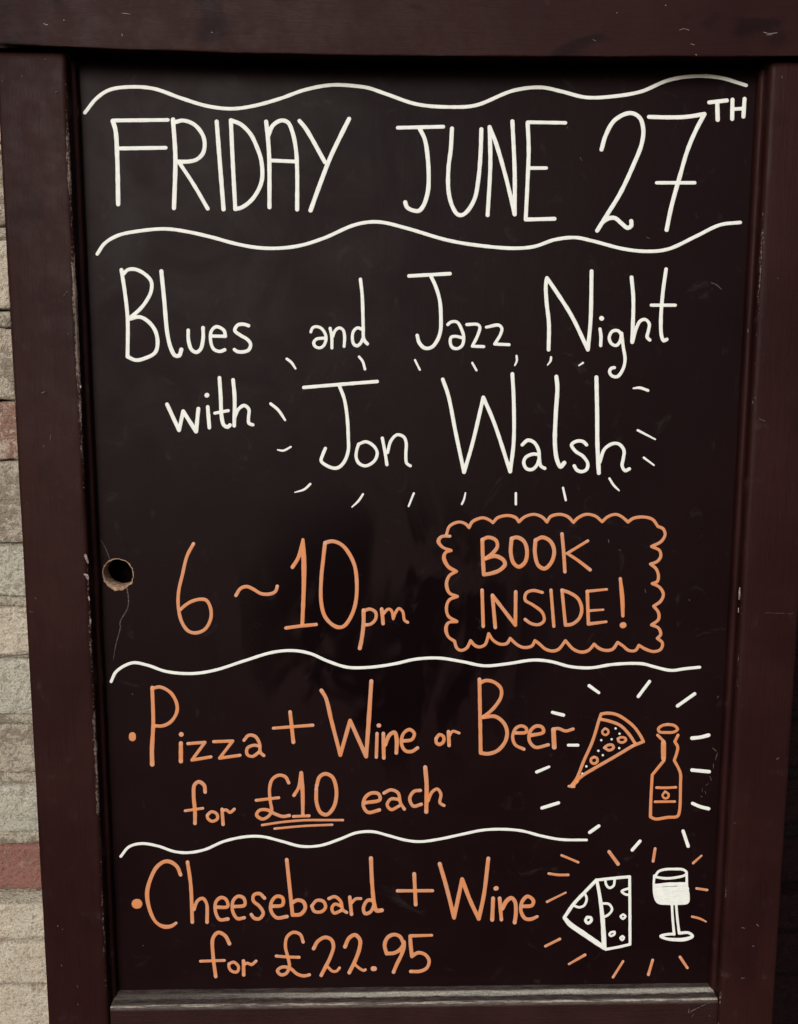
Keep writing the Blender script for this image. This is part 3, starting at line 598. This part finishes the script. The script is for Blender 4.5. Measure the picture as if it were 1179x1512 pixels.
# faint wear on the board: depth | strokes
SCRATCHES = '''
.0|crack|thin pale crack running down from the drilled hole|1.5 @p 187.7,869 189.9,886:1.6 188.4,898 177.5,918.6:1.4 177.8,926 171,953:1.0 167.3,975:.6
.0|crack|hairline crack running up from the drilled hole|1.0 @p 163,827 156,810:.8 149,797:.5
.0|scratch|short pale scratch right of the name of the night|.9 @p 1050,417 1058,420:1.3 1066,427:.6
.0|scratch|dotted pale scratch beside the drawn bottle|1.2 @p 1053,1105 1058,1109;1.0 @p 1060,1112 1057,1122;1.0 @p 1054,1128 1054,1136:.6;1.2 @p 1049,1147 1051,1152;.8 @p 1047,1157 1043,1160;.8 @p 1038,1164 1037,1170:.6;.8 @p 1042,1169 1043,1173;1.0 @p 1061,1028 1060,1031;1.3 @p 1036,1176 1037,1177
.0|scratch|pale flecks near the scalloped outline|1.2 @p 899,797 899.5,801;1.0 @p 914,812 917,812.5;.9 @p 953,870 954,875;.9 @p 1018,885 1019,887
.0|scratch|faint grey flecks beside the date|.7 @p 857,232 860,237:.4;.8 @p 955,350 960,352;.9 @p 838,187 839,189;.9 @p 195,1024 196,1026;.8 @p 211,1396 212,1397
.0201|scratch|scuffs and specks on the timber frame|1.6 @p 32,112 33.5,113;1.2 @p 66,87 68,88;1.6 @p 82,136 85,135;1.4 @p 3,119 4,120;1.6 @p 94,437:1 99,430;1.2 @p 100,492 101,493;1.6 @p 62,580 67,578;1.4 @p 64,658 65,659:2;1.2 @p 75,642 74,650;1.4 @p 40,743 40.5,744;1.3 @p 52,883 53,884;1.2 @p 43,903 50,904;1.5 @p 85,1367 86,1368;1.2 @p 93,1372 92,1373;1.2 @p 91,1425 91,1427;1.3 @p 114,1455 115,1458;1.7 @p 115,1483 116,1484;1.6 @p 1155,112 1155.5,115;1.2 @p 1128,357 1129,358;1.0 @p 1149,410 1150,411;1.3 @p 1105,486 1105,490;1.1 @p 1121,618 1130,622;1.5 @p 1148,1121 1151,1119;1.1 @p 1085,1215 1086,1216;1.3 @p 1096,1370 1100,1371;1.3 @p 1118,1365 1121,1368;1.2 @p 1112,1397 1114,1398;1.5 @p 1095,1445 1100,1444;.5 @p 1130,905 1172,906;1.2 @p 1090,1013 1091,1014
.0201|paint_chip|pale paint chips on the edge of the left stile|3.2 @p 126,820 129,828:2.4 130,831:1.4;2.8 @p 124,848:1.2 128,850:3.6 130,855:2;2.0 @p 131,882 132,886:1.4;1.8 @p 133.5,915 133.6,920;1.6 @p 119,570 119,572
.0201|paint_chip|pale paint chips on the edge of the right stile|1.6 @p 1093,868 1092.6,875:2.4 1092,885:2;1.2 @p 1091,898 1091,904
.0201|scratch|light scratches on the bottom rail near its right end|.9 @p 1017,1496 1030,1489:1.2 1045,1482:.9 1050,1479;1.0 @p 1017,1496 1018,1490;.8 @p 1022,1503 1024,1498;1.1 @p 1048,1500 1049,1501
.0291|paint_chip|small paint nicks on the top rail|1.4 @p 65,34 67,36:1 70,36;1.3 @p 94,29 95,30;1.5 @p 180,50 181,53:1;1.0 @p 180,19 190,20 194,21:.6;1.2 @p 312,47 314,48;1.1 @p 983,7 984,8;.8 @p 1004,44 1010,42 1018,44;.8 @p 1128,47 1136,49 1148,48;.7 @p 1132,51 1142,51;.7 @p 1020,64 1026,66;.6 @p 876,58 880,60;1.1 @p 1028,80 1029,81;1.0 @p 911,18 912,19
'''
# ------------------------------------------------------------------ pen strokes as thin raised paint
def catmull(P):
    """P: [(x, y, r)] -> dense smooth points"""
    n = len(P)
    if n == 2: 
        L = math.dist(P[0][:2], P[1][:2]); k = max(1, int(L / 6)); return [tuple(P[0][i] + (P[1][i] - P[0][i]) * q / k for i in range(3)) for q in range(k + 1)]
    A = np.array(P, float); E0 = 2 * A[0] - A[1]; E1 = 2 * A[-1] - A[-2]; A = np.vstack([E0, A, E1]); out = []
    for i in range(1, n):
        p0, p1, p2, p3 = A[i - 1], A[i], A[i + 1], A[i + 2]
        d = lambda a, b: max(1e-3, math.dist(a[:2], b[:2]) ** .5)
        t0 = 0; t1 = t0 + d(p0, p1); t2 = t1 + d(p1, p2); t3 = t2 + d(p2, p3)
        k = max(2, int(math.dist(p1[:2], p2[:2]) / 2.2))
        for q in range(k + (1 if i == n - 1 else 0)):
            t = t1 + (t2 - t1) * q / k
            a1 = (t1 - t) / (t1 - t0) * p0 + (t - t0) / (t1 - t0) * p1; a2 = (t2 - t) / (t2 - t1) * p1 + (t - t1) / (t2 - t1) * p2
            a3 = (t3 - t) / (t3 - t2) * p2 + (t - t2) / (t3 - t2) * p3
            b1 = (t2 - t) / (t2 - t0) * a1 + (t - t0) / (t2 - t0) * a2; b2 = (t3 - t) / (t3 - t1) * a2 + (t - t1) / (t3 - t1) * a3
            out.append(tuple((t2 - t) / (t2 - t1) * b1 + (t - t1) / (t2 - t1) * b2))
    return out
PEN = [1.0]
def parse(s):
    strokes = []
    for st in s.split(';'):
        tk = st.split(); w_ = float(tk[0]); v = None; runs = [[]]
        for t in tk[1:]:
            if t[0] == '@': v = VIEWS[t[1:]]; continue
            c = t.endswith('*'); t = t.rstrip('*'); ww = w_
            if ':' in t: t, q = t.split(':'); ww = float(q)
            x, y = map(float, t.split(','))
            p = (v[0] + x / v[2], v[1] + y / v[2], ww / 2 * PEN[0])
            runs[-1].append(p)
            if c: runs.append([p])
        VL = v
        pts = []
        for r_ in runs:
            if len(r_) >= 2:
                c = catmull(r_); pts += c if not pts else c[1:]
        strokes.append(pts)
    return strokes
def fix_views(s):      # a stroke without its own '@' keeps the view of the stroke before it
    out = []; cur = ''
    for st in s.split(';'):
        tk = st.split()
        if not tk[1].startswith('@'): tk.insert(1, cur)
        cur = [t for t in tk if t[0] == '@'][-1]; out.append(' '.join(tk))
    return ';'.join(out)
def ink(name, s, mat, parent, n0=0.0, lift=.00045, h=1.0, label=None, kind=None, tremor=.10):
    strokes = parse(fix_views(s)); mx = max(p[2] for st in strokes for p in st) + 2.5
    x0 = min(p[0] for st in strokes for p in st) - mx; x1 = max(p[0] for st in strokes for p in st) + mx
    y0 = min(p[1] for st in strokes for p in st) - mx; y1 = max(p[1] for st in strokes for p in st) + mx
    nx, ny = int((x1 - x0) / h) + 2, int((y1 - y0) / h) + 2
    S = np.full((ny, nx), -3.0); core = np.zeros((ny, nx)); along = np.zeros((ny, nx)); cross = np.zeros((ny, nx)); tip = np.ones((ny, nx)) * 9; cov = np.zeros((ny, nx))
    sd_ = (x0 * .37 + y0 * .11)
    for st in strokes:
        Sk = np.full((ny, nx), -3.0); arc = 0.0; tot = sum(math.dist(a[:2], b[:2]) for a, b in zip(st, st[1:]))
        for a, b in zip(st, st[1:]):
            L = math.dist(a[:2], b[:2])
            if L < 1e-6: continue
            ra = a[2] * (1 + tremor * noise.noise(Vector((arc * .11, sd_, 0)))); rb = b[2] * (1 + tremor * noise.noise(Vector(((arc + L) * .11, sd_, 0))))
            m = max(ra, rb) + 2.2
            i0 = max(0, int((min(a[0], b[0]) - m - x0) / h)); i1 = min(nx, int((max(a[0], b[0]) + m - x0) / h) + 2)
            j0 = max(0, int((min(a[1], b[1]) - m - y0) / h)); j1 = min(ny, int((max(a[1], b[1]) + m - y0) / h) + 2)
            X = x0 + np.arange(i0, i1) * h; Y = (y0 + np.arange(j0, j1) * h)[:, None]
            dx, dy = (b[0] - a[0]) / L, (b[1] - a[1]) / L
            t = np.clip((X - a[0]) * dx + (Y - a[1]) * dy, 0, L); q = t / L
            D = np.hypot(X - a[0] - dx * t, Y - a[1] - dy * t); r = ra + (rb - ra) * q; s_ = r - D
            sub = Sk[j0:j1, i0:i1]; up = s_ > sub; sub[up] = s_[up]
            G = S[j0:j1, i0:i1]; ug = s_ > G
            G[ug] = s_[ug]; core[j0:j1, i0:i1][ug] = (s_ / r)[ug]; along[j0:j1, i0:i1][ug] = (arc + t)[ug]
            cr = ((X - a[0]) * -dy + (Y - a[1]) * dx) / r; cross[j0:j1, i0:i1][ug] = (cr + np.zeros_like(D))[ug]
            tip[j0:j1, i0:i1][ug] = (np.minimum(arc + t, tot - arc - t) / 5.0)[ug]
            arc += L
        cov += np.clip(Sk / 1.2 + .5, 0, 1)
    rmax = max(p[2] for st in strokes for p in st)
    H = lift * np.clip(S / max(1.0, rmax * .55), 0, 1) ** .6
    # contour the field: full cells as quads, border cells clipped at the pen edge
    vid = {}; vs = []; A4 = [[], [], [], []]
    def vert(i, j, i2=None, j2=None):
        key = (i, j) if i2 is None else (min((i, j), (i2, j2)), max((i, j), (i2, j2)))
        if key in vid: return vid[key]
        if i2 is None: x, y, hh = x0 + i * h, y0 + j * h, H[j, i]; f = (j, i)
        else:
            a, b = S[j, i], S[j2, i2]; t = a / (a - b); x, y, hh = x0 + (i + (i2 - i) * t) * h, y0 + (j + (j2 - j) * t) * h, 0.0; f = (j, i) if a > b else (j2, i2)
        p = at(x, y, n0 + .00010 + hh); vid[key] = len(vs); vs.append((p.x, p.y, p.z))
        A4[0].append(0.0 if i2 is not None else core[f]); A4[1].append(max(0.0, cov[f] - 1)); A4[2].append(tip[f]); A4[3].append(along[f])
        cr_.append(cross[f]); return vid[key]
    cr_ = []; fs = []; ins = S > 0
    anyc = ins[:-1, :-1] | ins[1:, :-1] | ins[:-1, 1:] | ins[1:, 1:]
    for j, i in zip(*np.nonzero(anyc)):
        j, i = int(j), int(i)
        c = [(i, j), (i, j + 1), (i + 1, j + 1), (i + 1, j)]; poly = []
        for k in range(4):
            a, b = c[k], c[(k + 1) % 4]; ia, ib = ins[a[1], a[0]], ins[b[1], b[0]]
            if ia: poly.append(vert(*a))
            if ia != ib: poly.append(vert(*a, *b))
        if len(poly) >= 3: fs.append(tuple(poly))
    me = pydata(vs, fs)
    for nm, v in zip(('core', 'over', 'tip', 'along', 'cross', 'fat'), A4 + [cr_, [min(1.0, max(0.0, (rmax - 3.3) / 2.0))] * len(vs)]):
        me.attributes.new(nm, 'FLOAT', 'POINT').data.foreach_set('value', np.array(v, dtype=np.float32))
    return link(name, me, mat, parent, kind=kind, label=label)
for ln in MARKS.strip().splitlines():
    c, nm, lab, s = ln.split('|')
    PEN[0] = .96 if c == 'W' else .92
    small = nm in ('pizza_speckle',)
    if nm == 'ray_mark': lab = 'short white dash' if c == 'W' else 'short orange dash'
    ink(nm, s, M_PW if c == 'W' else M_PO, panel, label=lab, h=.6 if small or nm.endswith('drawing') else 1.0, lift=.00014, kind='stuff' if small else None)
for ln in SCRATCHES.strip().splitlines():
    PEN[0] = 1.0
    n0, nm, lab, s = ln.split('|')
    ink(nm, s, M_CH if nm == 'paint_chip' else M_SC, panel if n0 == '.0' else board, n0=float(n0) + (.0004 if float(n0) > .01 else 0), lift=.00005, h=.5, label=lab, tremor=.5, kind=None if nm == 'crack' else 'stuff')
